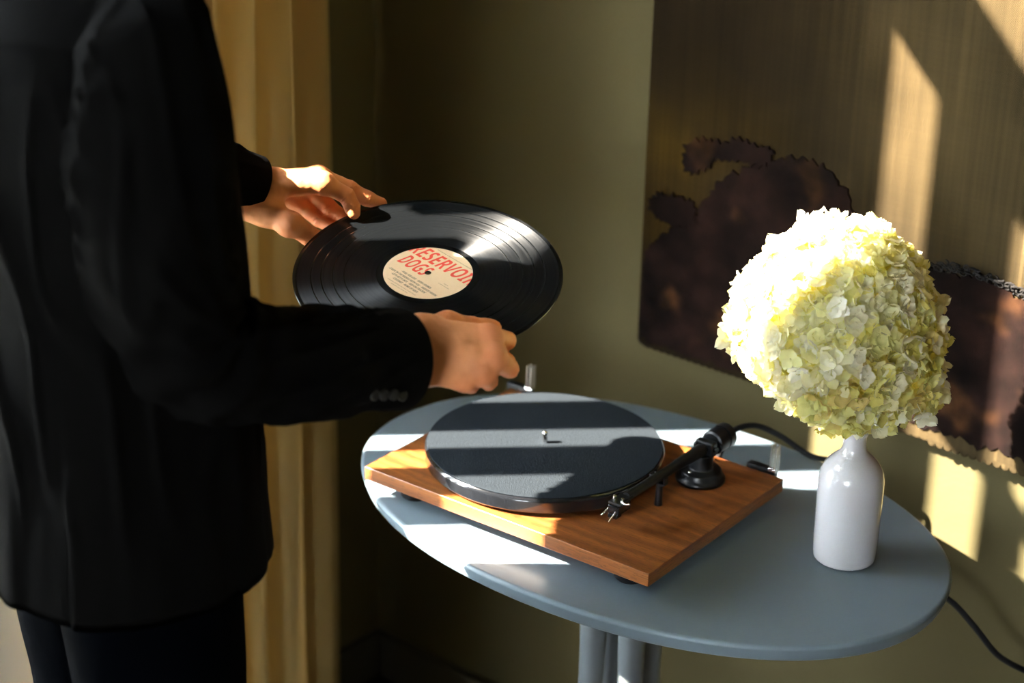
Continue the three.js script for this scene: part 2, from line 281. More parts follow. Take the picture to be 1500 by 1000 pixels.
// ---------------------------------------------------------------- turntable
const TT = { p: [0.0805, TOP, -2.3005], turn: -0.6366 };
{
  const t = thing('turntable', 'belt-drive turntable with a walnut plinth and black tonearm on the oval table', 'turntable', TT.p, TT.turn);
  const PW = 0.424, PD = 0.303, py0 = 0.0225, py1 = 0.04;
  const plinth = new RoundedBoxGeometry(PW, py1 - py0, PD, 3, 0.0012).translate(0, (py0 + py1) / 2, 0);
  { const p = plinth.attributes.position, N = plinth.attributes.normal, u = plinth.attributes.uv; for (let i = 0; i < p.count; i++) { const ax = Math.abs(N.getX(i)), az = Math.abs(N.getZ(i)); const x = p.getX(i), y = p.getY(i), z = p.getZ(i); ax > 0.8 ? u.setXY(i, z / 0.6, y / 0.34 + 0.3) : az > 0.8 ? u.setXY(i, x / 0.6 + 0.5, y / 0.34 + 0.12) : u.setXY(i, x / 0.6 + 0.5, z / 0.34 + 0.5); } }
  part('plinth', plinth, M.walnut, t);
  for (const sx of [-1, 1]) for (const sz of [-1, 1]) part('foot', lathe([[0, 0], [0.017, 0], [0.0195, 0.003], [0.0185, 0.0225], [0, 0.0225]], 32).translate(sx * (PW / 2 - 0.05), 0, sz * (PD / 2 - 0.04)), M.rubber, t);
  const px = -0.047, pz = -0.0017;
  const platter = part('platter', lathe([[0, 0.0445], [0.143, 0.0445], [0.1485, 0.0452], [0.1498, 0.0468], [0.15, 0.0475], [0.15, 0.0600], [0.1499, 0.0612], [0.1482, 0.0642], [0.147, 0.0645], [0, 0.0645]], 160).translate(px, 0, pz), M.gloss, t);
  platter.userData.label = 'glossy black platter';
  part('bearing', cyl(0.04, 0.04, 0.005, px, 0.0422, pz), M.black, platter);
  part('spindle', lathe([[0.0036, 0.06], [0.0036, 0.079], [0.003, 0.0812], [0.0016, 0.0824], [0, 0.0827]], 24).translate(px, 0, pz), M.chrome, t).userData.label = 'chrome spindle';
  // tonearm
  const bx = 0.131, bz = -0.086;
  const arm = part('tonearm_base', lathe([[0, 0.04], [0.031, 0.04], [0.031, 0.0435], [0.0295, 0.0455], [0.0265, 0.0475], [0.0262, 0.0525], [0.0245, 0.0545], [0.016, 0.0555], [0.0145, 0.058], [0.0145, 0.074], [0.013, 0.0755], [0, 0.0755]], 56).translate(bx, 0, bz), M.blackSatin, t);
  part('screw', lathe([[0, 0.0572], [0.0022, 0.0572], [0.0025, 0.0562], [0.0025, 0.0555], [0, 0.0555]], 16).translate(bx - 0.004, -0.001, bz + 0.019), M.chrome, arm);
  const P0 = [bx + 0.003, 0.083, bz - 0.004], HS = [0.1215, 0.0735, 0.079];
  const dir = V(HS[0] - P0[0], HS[1] - P0[1], HS[2] - P0[2]), L = dir.length(); dir.normalize();
  const along = (d, dy = 0) => [P0[0] + dir.x * d, P0[1] + dir.y * d + dy, P0[2] + dir.z * d];
  part('bearing_housing', join(box(0.026, 0.02, 0.012, bx + 0.003, 0.0825, bz - 0.004, 0.003), cyl(0.0035, 0.0035, 0.032, 0, 0, 0, 20).rotateZ(Math.PI / 2).translate(bx + 0.003, 0.083, bz - 0.004), cyl(0.006, 0.008, 0.012, bx + 0.003, 0.0765, bz - 0.004)), M.blackSatin, t);
  part('arm_tube', join(between(along(0.0), along(L - 0.012), 0.0068, 0.0056, 24), between(along(0.01), along(0.06), 0.0085, 0.0068, 24)), M.blackSatin, t);
  const shell = part('headshell', join(box(0.016, 0.0035, 0.03, HS[0], HS[1] + 0.001, HS[2] - 0.002, 0.001), box(0.003, 0.0025, 0.02, HS[0] + 0.010, HS[1] + 0.002, HS[2] + 0.004, 0.001)), M.black, t);
  part('cartridge', join(box(0.0155, 0.012, 0.026, HS[0], HS[1] - 0.007, HS[2] + 0.001, 0.0015), box(0.012, 0.005, 0.012, HS[0], HS[1] - 0.0145, HS[2] + 0.01, 0.001)), M.gloss, t);
  part('finger_lift', tube([[HS[0] + 0.006, HS[1] + 0.003, HS[2] + 0.006], [HS[0] + 0.014, HS[1] + 0.0035, HS[2] + 0.009], [HS[0] + 0.021, HS[1] + 0.007, HS[2] + 0.011]], 0.0013, 16, 8), M.chrome, shell).userData.label = 'bright metal finger lift';
  for (const s of [-1, 1]) part('screw', cyl(0.0022, 0.0022, 0.0045, HS[0] + s * 0.0055, HS[1] + 0.004, HS[2] + 0.003, 16), M.chrome, shell);
  part('needle_guard', join(between([HS[0] - 0.007, HS[1] - 0.006, HS[2] + 0.012], [HS[0] - 0.012, HS[1] - 0.015, HS[2] + 0.02], 0.0012, 0.0012, 10), between([HS[0] + 0.004, HS[1] - 0.008, HS[2] + 0.014], [HS[0] + 0.001, HS[1] - 0.018, HS[2] + 0.024], 0.0012, 0.0012, 10)), M.chrome, shell);
  [M.redWire, M.yellowWire, M.pinkWire, M.blueWire].forEach((m, k) => part('wire', tube([[HS[0] - 0.005 + k * 0.0034, HS[1] - 0.006 + (k % 2) * 0.004, HS[2] - 0.011], [HS[0] - 0.006 + k * 0.004, HS[1] - 0.004 + (k % 2) * 0.004, HS[2] - 0.018], [HS[0] - 0.002 + k * 0.001, HS[1] + 0.001, HS[2] - 0.026]], 0.0009, 12, 6), m, shell));
  const back = V(dir.x, 0, dir.z).negate();
  const cw = (a, b, r0, r1) => between([P0[0] - dir.x * a, P0[1] - dir.y * a, P0[2] - dir.z * a], [P0[0] - dir.x * b, P0[1] - dir.y * b, P0[2] - dir.z * b], r0, r1, 40);
  part('counterweight', join(cw(0.0, 0.012, 0.005, 0.005), cw(0.012, 0.0135, 0.013, 0.0155), cw(0.0135, 0.030, 0.0155, 0.0155), cw(0.030, 0.0318, 0.0155, 0.013), cw(0.033, 0.043, 0.0158, 0.0158), cw(0.043, 0.0445, 0.0158, 0.0135)), M.black, t);
  part('arm_rest', join(cyl(0.004, 0.005, 0.028, 0.128, 0.054, 0.004, 20), box(0.018, 0.003, 0.008, 0.127, 0.069, 0.004, 0.001), box(0.003, 0.01, 0.008, 0.1165, 0.074, 0.004, 0.001), box(0.003, 0.01, 0.008, 0.1365, 0.074, 0.004, 0.001)), M.blackSatin, t);
  for (const hx of [-0.19, 0.188]) {
    const h = part('hinge', join(box(0.034, 0.012, 0.012, hx - 0.014, 0.04, -PD / 2 - 0.006, 0.003), box(0.012, 0.02, 0.01, hx + 0.004, 0.035, -PD / 2 - 0.005, 0.002)), M.black, t);
    part('lid_clip', join(box(0.0022, 0.036, 0.012, hx + 0.003, 0.061, -PD / 2 - 0.006, 0.0008), box(0.0022, 0.036, 0.012, hx + 0.0095, 0.061, -PD / 2 - 0.006, 0.0008)), M.clear, h).userData.label = 'clear plastic lid clip';
    part('pin', cyl(0.003, 0.003, 0.010, 0, 0, 0, 20).rotateZ(Math.PI / 2).translate(hx + 0.006, 0.0455, -PD / 2 - 0.002), M.chrome, h);
  }
  // felt mat
  const c = V(px, 0, pz).applyAxisAngle(V(0, 1, 0), TT.turn).add(V(...TT.p));
  const mat = mesh('slip_mat', lathe([[0.0038, 0], [0.147, 0], [0.1474, 0.001], [0.147, 0.002], [0.0038, 0.002], [0.0038, 0]], 140), M.felt);
  { const p = mat.geometry.attributes.position, u = mat.geometry.attributes.uv; for (let i = 0; i < p.count; i++) u.setXY(i, p.getX(i) / 0.3 + 0.5, p.getZ(i) / 0.3 + 0.5); }
  mat.position.set(c.x, TOP + 0.0646, c.z);
  tag(mat, 'round dark grey felt mat lying on the turntable platter', 'mat');
}
// cable: over the far edge of the table, down behind it and away to the right along the wall
{
  const pts = [[0.262, 0.738, -2.366], [0.272, 0.752, -2.39], [0.29, 0.765, -2.42], [0.318, 0.766, -2.435], [0.352, 0.752, -2.435], [0.392, 0.733, -2.415], [0.43, 0.728, -2.41], [0.462, 0.715, -2.403], [0.478, 0.66, -2.395], [0.503, 0.618, -2.35], [0.533, 0.61, -2.295], [0.5575, 0.612, -2.26], [0.5855, 0.5856, -2.2487], [0.6167, 0.552, -2.2336], [0.635, 0.5415, -2.229], [0.664, 0.524, -2.2337], [0.74, 0.485, -2.205], [0.83, 0.4, -2.14], [0.95, 0.22, -2.05], [1.05, 0.015, -1.965]];
  tag(mesh('power_cable', tube(pts, 0.0038, 160, 12), M.rubber), 'black cable looping from the back of the turntable over the table edge', 'cable');
}

// ---------------------------------------------------------------- the record
const REC = { c: V(-0.0955, 1.0792, -2.1544), X: V(0.9997, 0.0205, -0.0089), N: V(0.0051, 0.9739, 0.2271) };
{
  const r = thing('vinyl_record', 'black vinyl record with a cream and red label held above the turntable', 'record');
  const X = REC.X.clone().normalize(), Y = REC.N.clone().normalize(), Z = X.clone().cross(Y).normalize();
  r.matrix.makeBasis(X, Y, Z); r.quaternion.setFromRotationMatrix(r.matrix); r.position.copy(REC.c);
  // grooves as fine relief along the radius
  const R = 0.151, g = 2048, prof = new Float32Array(g), gaps = [0.62, 0.705, 0.79, 0.865];
  for (let i = 0; i < g; i++) { const q = i / g * R; const track = q > 0.058 && q < 0.1465 && !gaps.some((e) => Math.abs(q / R - e) < 0.004); prof[i] = track ? 0.5 + 0.5 * (rnd() - 0.5) + 0.25 * noise(q * 900, 0) : 0.5; }
  const bump = tex(g, 4, (u, v, x) => [prof[x]], false), rough = tex(g, 4, (u, v, x) => { const q = x / g * R; const on = q > 0.058 && q < 0.1465 && !gaps.some((e) => Math.abs(q / R - e) < 0.004); const k = on ? 0.56 + 0.2 * noise(q * 420, 3) : 0.16; return [k, k, k]; }, false);
  const vinyl = phy({ specularIntensity: 0.65, color: lin(0.003, 0.0035, 0.004), roughness: 1, roughnessMap: rough, anisotropy: 1, bumpMap: bump, bumpScale: 0.000005 });
  const nr = 60, na = 240, pos = [], uv = [], idx = [];
  const top = (q) => (q < 0.0505 ? 0.0012 : q < 0.054 ? 0.0012 + 0.0002 * Math.sin((q - 0.0505) / 0.0035 * Math.PI) : q > 0.1475 ? 0.0012 + 0.0004 * Math.sin((q - 0.1475) / 0.0035 * Math.PI) : 0.0012 - 0.00015 * smooth(0.054, 0.06, q));
  const radii = Array.from({ length: nr }, (_, i) => mix(0.0036, R - 0.0004, i / (nr - 1)));
  const list = [...radii.map((q) => [q, top(q)]), [R, 0.0009], [R, -0.0004], [R - 0.0004, -0.0007], [0.0036, -0.0007], [0.0036, 0.0012]];
  list.forEach(([q, y]) => { for (let k = 0; k <= na; k++) { const a = -k / na * 2 * Math.PI; pos.push(Math.cos(a) * q, y, Math.sin(a) * q); uv.push(q / R, k / na); } });
  for (let i = 0; i + 1 < list.length; i++) for (let k = 0; k < na; k++) { const a = i * (na + 1) + k, b = a + 1, c = a + na + 1, d = c + 1; idx.push(a, c, b, b, c, d); }
  const disc = new THREE.BufferGeometry(); disc.setAttribute('position', new THREE.Float32BufferAttribute(pos, 3)); disc.setAttribute('uv', new THREE.Float32BufferAttribute(uv, 2)); disc.setIndex(idx); disc.computeVertexNormals();
  part('disc', disc, vinyl, r);
  // label print
  const S = 1024, cv = document.createElement('canvas'); cv.width = cv.height = S;
  const c = cv.getContext('2d'), h = S / 2;
  c.fillStyle = '#e9c79c'; c.fillRect(0, 0, S, S);
  for (let i = 0; i < 5000; i++) { c.fillStyle = rnd() < 0.5 ? 'rgba(190,140,95,0.16)' : 'rgba(255,232,200,0.18)'; c.fillRect(rnd() * S, rnd() * S, 2 + rnd() * 5, 2 + rnd() * 4); }
  c.save(); c.translate(h, h); c.rotate(45 * rad);
  const word = (s, x0, x1, y0, y1, font, color, slant = -0.16) => {   // fitted into x0..x1, y0..y1 of the label's radius
    c.save(); c.font = font; c.fillStyle = color; c.textBaseline = 'alphabetic'; c.textAlign = 'left';
    const m = c.measureText(s), cap = c.measureText('H').actualBoundingBoxAscent;
    c.transform(1, 0, slant, 1, x0 * h, y1 * h); c.scale((x1 - x0) * h / m.width, (y1 - y0) * h / cap); c.fillText(s, 0, 0);
    c.restore();
  };
  word('RESERVOIR', -1.0, 0.99, -0.70, -0.285, 'bold 100px sans-serif', '#e8452c');
  word('DOGS', -0.86, -0.02, -0.205, 0.185, 'bold 100px sans-serif', '#e8452c');
  word('LICENSED RECORDING · ALL RIGHTS OF THE PRODUCER AND OF THE OWNER RESERVED', -0.52, 0.6, -0.80, -0.772, '100px sans-serif', '#5b4634', 0);
  const ink = '#33271e', bf = 'bold 100px sans-serif';
  word('· FOOL FOR LOVE  · SUPER SOUNDS', -0.47, 0.48, 0.335, 0.395, bf, ink);
  word('· STUCK IN THE MIDDLE WITH YOU  · HARVEST MOON', -0.77, 0.77, 0.445, 0.505, bf, ink);
  word("· LET'S GET A TACO  · KEEP ON TRUCKIN'", -0.57, 0.53, 0.545, 0.605, bf, ink);
  word('· COCONUT  · HOME OF ROCK', -0.42, 0.39, 0.65, 0.71, bf, ink);
  word('ORIGINAL MOTION PICTURE SOUNDTRACK', -0.46, 0.44, 0.775, 0.80, '100px sans-serif', '#6b543f', 0);
  word('MADE IN THE EU', -0.28, 0.26, 0.845, 0.87, '100px sans-serif', '#6b543f', 0);
  word('SIDE B', 0.55, 0.68, 0.02, 0.05, '100px sans-serif', '#7a6048', 0);
  word('33 RPM STEREO', 0.44, 0.78, 0.09, 0.115, '100px sans-serif', '#7a6048', 0);
  c.restore();
  const lt = new THREE.CanvasTexture(cv); lt.colorSpace = THREE.SRGBColorSpace;
  const ring = new THREE.RingGeometry(0.0037, 0.0502, 120, 1).rotateX(-Math.PI / 2).translate(0, 0.00145, 0);
  { const p = ring.attributes.position, u = ring.attributes.uv; for (let i = 0; i < p.count; i++) u.setXY(i, p.getX(i) / 0.1004 + 0.5, 0.5 - p.getZ(i) / 0.1004); }
  part('label', ring, std({ map: lt, roughness: 0.7 }), r).userData.label = 'cream paper label printed in red and black';
}

// ---------------------------------------------------------------- vase and hydrangea
const VASE = [0.402, TOP, -2.173];
{
  const v = thing('bottle_vase', 'white glazed ceramic bottle vase standing at the right end of the oval table', 'vase', VASE);
  const outer = [[0, 0.0005], [0.034, 0.0005], [0.0368, 0.003], [0.0378, 0.008], [0.0383, 0.02], [0.0386, 0.05], [0.0388, 0.085], [0.0388, 0.099], [0.0382, 0.108], [0.0362, 0.1165], [0.0325, 0.124], [0.0275, 0.1305], [0.0218, 0.136], [0.0172, 0.1405], [0.0147, 0.145], [0.0137, 0.150], [0.0134, 0.157], [0.0138, 0.1615], [0.0149, 0.1645], [0.0154, 0.167], [0.0152, 0.1695], [0.0142, 0.1708], [0.0126, 0.17], [0.0116, 0.166], [0.0112, 0.15], [0.015, 0.138], [0.03, 0.12], [0.034, 0.1], [0.034, 0.01], [0, 0.006]];
  const curve = new THREE.SplineCurve(outer.slice(1).map((p) => new THREE.Vector2(...p)));
  part('bottle', new THREE.LatheGeometry([new THREE.Vector2(0, 0.0005), ...curve.getPoints(150)], 96), M.ceramic, v);
}
{
  const f = thing('hydrangea', 'round white and lime-green hydrangea flower head standing in the white bottle vase', 'flower', [VASE[0], TOP + 0.02, VASE[2]]);
  const C = V(0.367 - VASE[0], 1.022 - TOP - 0.02, 0);        // centre of the head, relative to the base
  const stemMat = std({ color: lin(0.12, 0.07, 0.03), roughness: 0.8 }), green = std({ color: lin(0.2, 0.28, 0.06), roughness: 0.8 });
  part('stem', tube([[0.004, 0, 0.002], [0.002, 0.06, 0], [0, 0.15, 0], [-0.008, 0.2, 0], [-0.02, 0.25, 0], [C.x, C.y, 0]], 0.0036, 40, 10), stemMat, f);
  // outline of the head by angle (degrees, 0 = right, 90 = up) in metres
  const R = [[0, 0.126], [30, 0.122], [50, 0.122], [75, 0.132], [95, 0.132], [120, 0.124], [145, 0.118], [170, 0.128], [188, 0.132], [205, 0.124], [225, 0.110], [245, 0.112], [265, 0.128], [285, 0.132], [305, 0.142], [322, 0.158], [340, 0.142], [360, 0.126]];
  const outline = (a) => { a = ((a % 360) + 360) % 360; for (let i = 0; i + 1 < R.length; i++) if (a <= R[i + 1][0]) return mix(R[i][1], R[i + 1][1], smooth(R[i][0], R[i + 1][0], a)); return R[0][1]; };
  const petal = (len, wid, cup) => {
    const nu = 4, nv = 2, pos = [], uv = [], idx = [];
    for (let i = 0; i <= nu; i++) for (let j = -nv; j <= nv; j++) {
      const u = i / nu, w = Math.sin(Math.PI * Math.min(1, u * 0.86 + 0.1)) ** 0.75 * wid * (u === 1 ? 0.55 : 1), y = j / nv * w;
      pos.push(0.0008 + u * len, cup * (u * u * 0.45 + (j / nv) ** 2 * 0.35) * len + 0.0006 * Math.sin(u * 9 + j), y); uv.push(u, j / nv * 0.5 + 0.5);
    }
    const w = 2 * nv + 1;
    for (let i = 0; i < nu; i++) for (let j = 0; j < 2 * nv; j++) { const a = i * w + j; idx.push(a, a + 1, a + w, a + 1, a + w + 1, a + w); }
    const g = new THREE.BufferGeometry(); g.setAttribute('position', new THREE.Float32BufferAttribute(pos, 3)); g.setAttribute('uv', new THREE.Float32BufferAttribute(uv, 2)); g.setIndex(idx); g.computeVertexNormals();
    return g;
  };
  const floret = (n, s, cup) => join(...Array.from({ length: n }, (_, k) => petal(0.0118 * s * (0.85 + 0.3 * rnd()), 0.0064 * s * (0.9 + 0.25 * rnd()), cup * (0.6 + 0.8 * rnd())).rotateZ((rnd() - 0.35) * 0.5).rotateY(k / n * 2 * Math.PI + (rnd() - 0.5) * 0.3)), new THREE.SphereGeometry(0.0012, 6, 5), new THREE.CylinderGeometry(0.0005, 0.0007, 0.02, 5).translate(0, -0.01, 0));
  const shapes = Array.from({ length: 7 }, (_, i) => floret(4 + (i === 5 ? 1 : 0), 0.85 + 0.07 * i, 0.2 + 0.17 * (i % 4)));
  const petalMat = (r, g, b) => phy({ color: lin(r, g, b), roughness: 0.85, transmission: 0.58, thickness: 0, specularIntensity: 0.5, side: THREE.DoubleSide });
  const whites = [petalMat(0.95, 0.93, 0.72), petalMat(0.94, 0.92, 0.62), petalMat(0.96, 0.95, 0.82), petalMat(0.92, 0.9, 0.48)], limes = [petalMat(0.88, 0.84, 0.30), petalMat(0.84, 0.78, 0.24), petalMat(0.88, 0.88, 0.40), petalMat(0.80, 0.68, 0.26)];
  const spots = [];
  const N = 1120, gold = Math.PI * (3 - Math.sqrt(5));
  for (let i = 0; i < N; i++) {
    const y = 1 - 2 * (i + 0.5) / N, rr = Math.sqrt(1 - y * y), a = i * gold, d = V(Math.cos(a) * rr, y, Math.sin(a) * rr);
    d.x += (rnd() - 0.5) * 0.09; d.y += (rnd() - 0.5) * 0.09; d.z += (rnd() - 0.5) * 0.09; d.normalize();
    const o = outline(Math.atan2(d.y, d.x) / rad), flat = Math.hypot(d.x, d.y), r = (mix(0.122, o, flat ** 1.2) + 0.010 * fbm(d.x * 4, d.y * 4, d.z * 4, 3) - 0.006) * (0.975 - 0.17 * rnd() ** 1.6);
    if (d.y < -0.93 && flat < 1) { /* under side stays a little open round the stem */ if (Math.hypot(d.x, d.z) < 0.16) continue; }
    const p = C.clone().addScaledVector(d, r);
    const n = d.clone().add(V(rnd() - 0.5, rnd() - 0.5 + 0.12, rnd() - 0.5).multiplyScalar(1.35)).normalize();
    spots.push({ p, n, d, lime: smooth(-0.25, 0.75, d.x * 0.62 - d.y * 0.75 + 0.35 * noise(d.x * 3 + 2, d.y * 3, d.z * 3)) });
  }
  const view = V(0, 1.935, 0).sub(V(VASE[0], TOP + 0.02, VASE[2]).add(C)).normalize();
  spots.sort((a, b) => b.d.dot(view) - a.d.dot(view));
  const q = new THREE.Quaternion(), Y = V(0, 1, 0), spin = new THREE.Quaternion();
  const pose = (s) => { q.setFromUnitVectors(Y, s.n); spin.setFromAxisAngle(Y, rnd() * 6.28); return q.clone().multiply(spin); };
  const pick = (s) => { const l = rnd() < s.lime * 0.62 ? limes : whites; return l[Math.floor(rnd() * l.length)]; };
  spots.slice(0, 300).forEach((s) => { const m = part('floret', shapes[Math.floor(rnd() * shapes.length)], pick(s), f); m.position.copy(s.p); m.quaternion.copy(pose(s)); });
  const rest = spots.slice(300), gs = new Map();
  const lay = (s, k, mat, scale = 1) => { const g = shapes[k].clone(); g.applyMatrix4(new THREE.Matrix4().compose(s.p, pose(s), V(scale, scale, scale))); if (!gs.has(mat)) gs.set(mat, []); gs.get(mat).push(g); };
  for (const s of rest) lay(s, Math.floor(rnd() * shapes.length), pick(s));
  for (let i = 0; i < 420; i++) {                              // the shadowed inner florets
    const y = 1 - 2 * (i + 0.5) / 420, rr = Math.sqrt(1 - y * y), a = i * gold, d = V(Math.cos(a) * rr, y, Math.sin(a) * rr), o = outline(Math.atan2(d.y, d.x) / rad);
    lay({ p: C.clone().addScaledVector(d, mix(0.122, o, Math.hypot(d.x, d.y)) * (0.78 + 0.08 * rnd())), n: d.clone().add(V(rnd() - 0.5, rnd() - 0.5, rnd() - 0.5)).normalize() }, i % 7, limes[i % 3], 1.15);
  }
  const mats = [...gs.keys()], merged = mergeGeometries(mats.map((m) => mergeGeometries(gs.get(m))), true);
  const other = part('other_florets', merged, mats, f); other.userData.kind = 'stuff';
  const twigs = []; for (let i = 0; i < 40; i++) { const s = spots[Math.floor(rnd() * spots.length)]; twigs.push(between([C.x + 0.01, C.y - 0.05, 0], C.clone().addScaledVector(s.d, 0.1).toArray(), 0.0014, 0.0008, 6)); }
  const tw = part('flower_stalks', join(...twigs), green, f); tw.userData.kind = 'stuff';
}

// ---------------------------------------------------------------- wall hanging
{
  const wh = thing('wall_hanging', 'brown burlap wall hanging with dark ragged fabric patches, on the wall behind the table', 'wall hanging');
  onBack(wh, 0.012);
  const x0 = 0.528, x1 = 1.93, y0 = 0.774, y1 = 1.95, W = x1 - x0, HH = y1 - y0;
  const cloth = tex(1024, 1024, (u, v, x, y) => {
    const X = x0 + u * W, Yy = y0 + v * HH;
    const slub = 0.5 * noise(u * 260, v * 5) + 0.35 * noise(u * 90, v * 3) + 0.12 * noise(u * 6, v * 300), big = fbm(X * 4, Yy * 4, 2, 4);
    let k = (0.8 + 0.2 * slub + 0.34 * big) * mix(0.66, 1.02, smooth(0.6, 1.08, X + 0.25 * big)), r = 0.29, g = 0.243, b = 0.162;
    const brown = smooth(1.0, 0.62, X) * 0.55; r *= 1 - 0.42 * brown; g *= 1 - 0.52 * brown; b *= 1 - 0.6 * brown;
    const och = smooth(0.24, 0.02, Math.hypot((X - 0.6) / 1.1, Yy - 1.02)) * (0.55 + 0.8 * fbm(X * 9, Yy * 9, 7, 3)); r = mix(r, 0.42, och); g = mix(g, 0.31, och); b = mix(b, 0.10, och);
    const line = Math.abs(X - 1.085 - 0.01 * (Yy - 1)) < 0.0022 ? 1.25 : 1;
    return [r * k * line, g * k * line, b * k * line];
  });
  const threads = tex(512, 512, (u, v, x, y) => [0.5 + 0.26 * Math.sin(x * Math.PI / 4) * (y % 8 < 4 ? 1 : -1) * 0.7 + 0.3 * (rnd() - 0.5) + 0.2 * noise(x / 2, y / 40)], false, W / 0.14, HH / 0.14);
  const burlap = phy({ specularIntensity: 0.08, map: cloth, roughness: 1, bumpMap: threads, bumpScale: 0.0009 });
  const sh = new THREE.Shape(); sh.moveTo(x0 + 0.008, y0);
  for (let x = x0 + 0.012; x < x1 - 0.012; x += 0.0115) { const m = x > 0.98 ? 0.007 : 0.0025; sh.quadraticCurveTo(x + 0.002, y0 - m, x + 0.0058, y0 - m); sh.quadraticCurveTo(x + 0.0095, y0 - m, x + 0.0115, y0); }
  sh.lineTo(x1, y0); sh.lineTo(x1, y1); sh.lineTo(x0, y1); sh.lineTo(x0, y0 + 0.01); sh.quadraticCurveTo(x0, y0, x0 + 0.008, y0);
  const fit = (g) => { const p = g.attributes.position, u = g.attributes.uv; for (let i = 0; i < p.count; i++) u.setXY(i, (p.getX(i) - x0) / W, (p.getY(i) - y0) / HH); return g; };
  const slab = (s, d, z, bevel = 0.0015) => fit(new THREE.ExtrudeGeometry(s, { depth: d, bevelEnabled: true, bevelSize: bevel, bevelThickness: bevel, bevelSegments: 2, curveSegments: 6 })).translate(0, 0, z);
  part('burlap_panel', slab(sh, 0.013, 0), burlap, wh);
  const darkTex = tex(512, 512, (u, v) => { const X = x0 + u * W, Yy = y0 + v * HH; const n = fbm(X * 14, Yy * 14, 4, 5), m = fbm(X * 40, Yy * 40, 9, 3), pale = smooth(0.12, 0.32, fbm(X * 11 + 4, Yy * 11, 12, 3)); const k = 0.9 + 1.1 * n + 0.5 * m; return [mix(0.105, 0.235, pale) * k, mix(0.066, 0.15, pale) * k, mix(0.056, 0.092, pale) * k]; });
  const dark = phy({ specularIntensity: 0.12, map: darkTex, roughness: 1, bumpMap: threads, bumpScale: 0.0014 });
  const ragged = (pts, n, amp, sd) => {                        // a closed outline with scalloped, torn edges
    const c = new THREE.CatmullRomCurve3(pts.map(([x, y]) => V(x - 0.013, y + 0.0205, 0)), true, 'catmullrom', 0.4).getSpacedPoints(n), s = new THREE.Shape();
    c.forEach((p, i) => { const a = c[(i + 1) % n], b = c[(i + n - 1) % n], t = a.clone().sub(b).normalize(), w = amp * (0.55 * Math.abs(Math.sin(i * 1.05)) + 0.9 * noise(i * 0.37, sd) + 0.5 * (rnd() - 0.5)); const x = Math.max(x0 + 0.004, p.x + t.y * w), y = Math.max(y0 + 0.004, p.y - t.x * w); i ? s.lineTo(x, y) : s.moveTo(x, y); });
    return s;
  };
  part('dark_patch', slab(ragged([[0.545, 0.76], [0.545, 0.85], [0.548, 0.9], [0.575, 0.93], [0.61, 0.95], [0.635, 0.985], [0.66, 1.02], [0.70, 1.05], [0.745, 1.075], [0.79, 1.085], [0.83, 1.078], [0.86, 1.05], [0.873, 1.01], [0.89, 0.985], [0.95, 0.98], [1.01, 0.985], [1.06, 0.995], [1.11, 0.98], [1.3, 0.97], [1.6, 1.0], [1.93, 0.98], [1.93, 0.765], [1.4, 0.765], [0.9, 0.765]], 620, 0.009, 1), 0.0016, 0.0145, 0.0008), dark, wh);
  part('dark_patch', slab(ragged([[0.602, 1.035], [0.606, 1.06], [0.628, 1.075], [0.66, 1.08], [0.70, 1.088], [0.74, 1.085], [0.735, 1.06], [0.70, 1.055], [0.66, 1.05], [0.637, 1.03], [0.615, 1.02]], 90, 0.007, 3), 0.0016, 0.0165, 0.0008), dark, wh);
  part('dark_patch', slab(ragged([[0.55, 0.96], [0.565, 0.985], [0.59, 0.985], [0.62, 0.985], [0.632, 0.965], [0.62, 0.945], [0.59, 0.94], [0.565, 0.945]], 70, 0.007, 5), 0.0016, 0.0165, 0.0008), dark, wh);
  // a row of curled stitches along the torn edge
  const rough = []; for (let i = 0; i < 90; i++) { const x = 0.942 + i * 0.0023, y = 1.0055 + 0.010 * Math.sin((x - 0.955) * 24) + (rnd() - 0.5) * 0.008; rough.push(new THREE.TorusGeometry(0.0035 + rnd() * 0.002, 0.0012, 5, 8, 4.4).rotateZ(rnd() * 6).rotateX(rnd() * 1.2).translate(x, y, 0.02)); }
  const st = part('frayed_edge', join(...rough), std({ color: lin(0.006, 0.0045, 0.004), roughness: 1 }), wh); st.userData.kind = 'stuff';
}

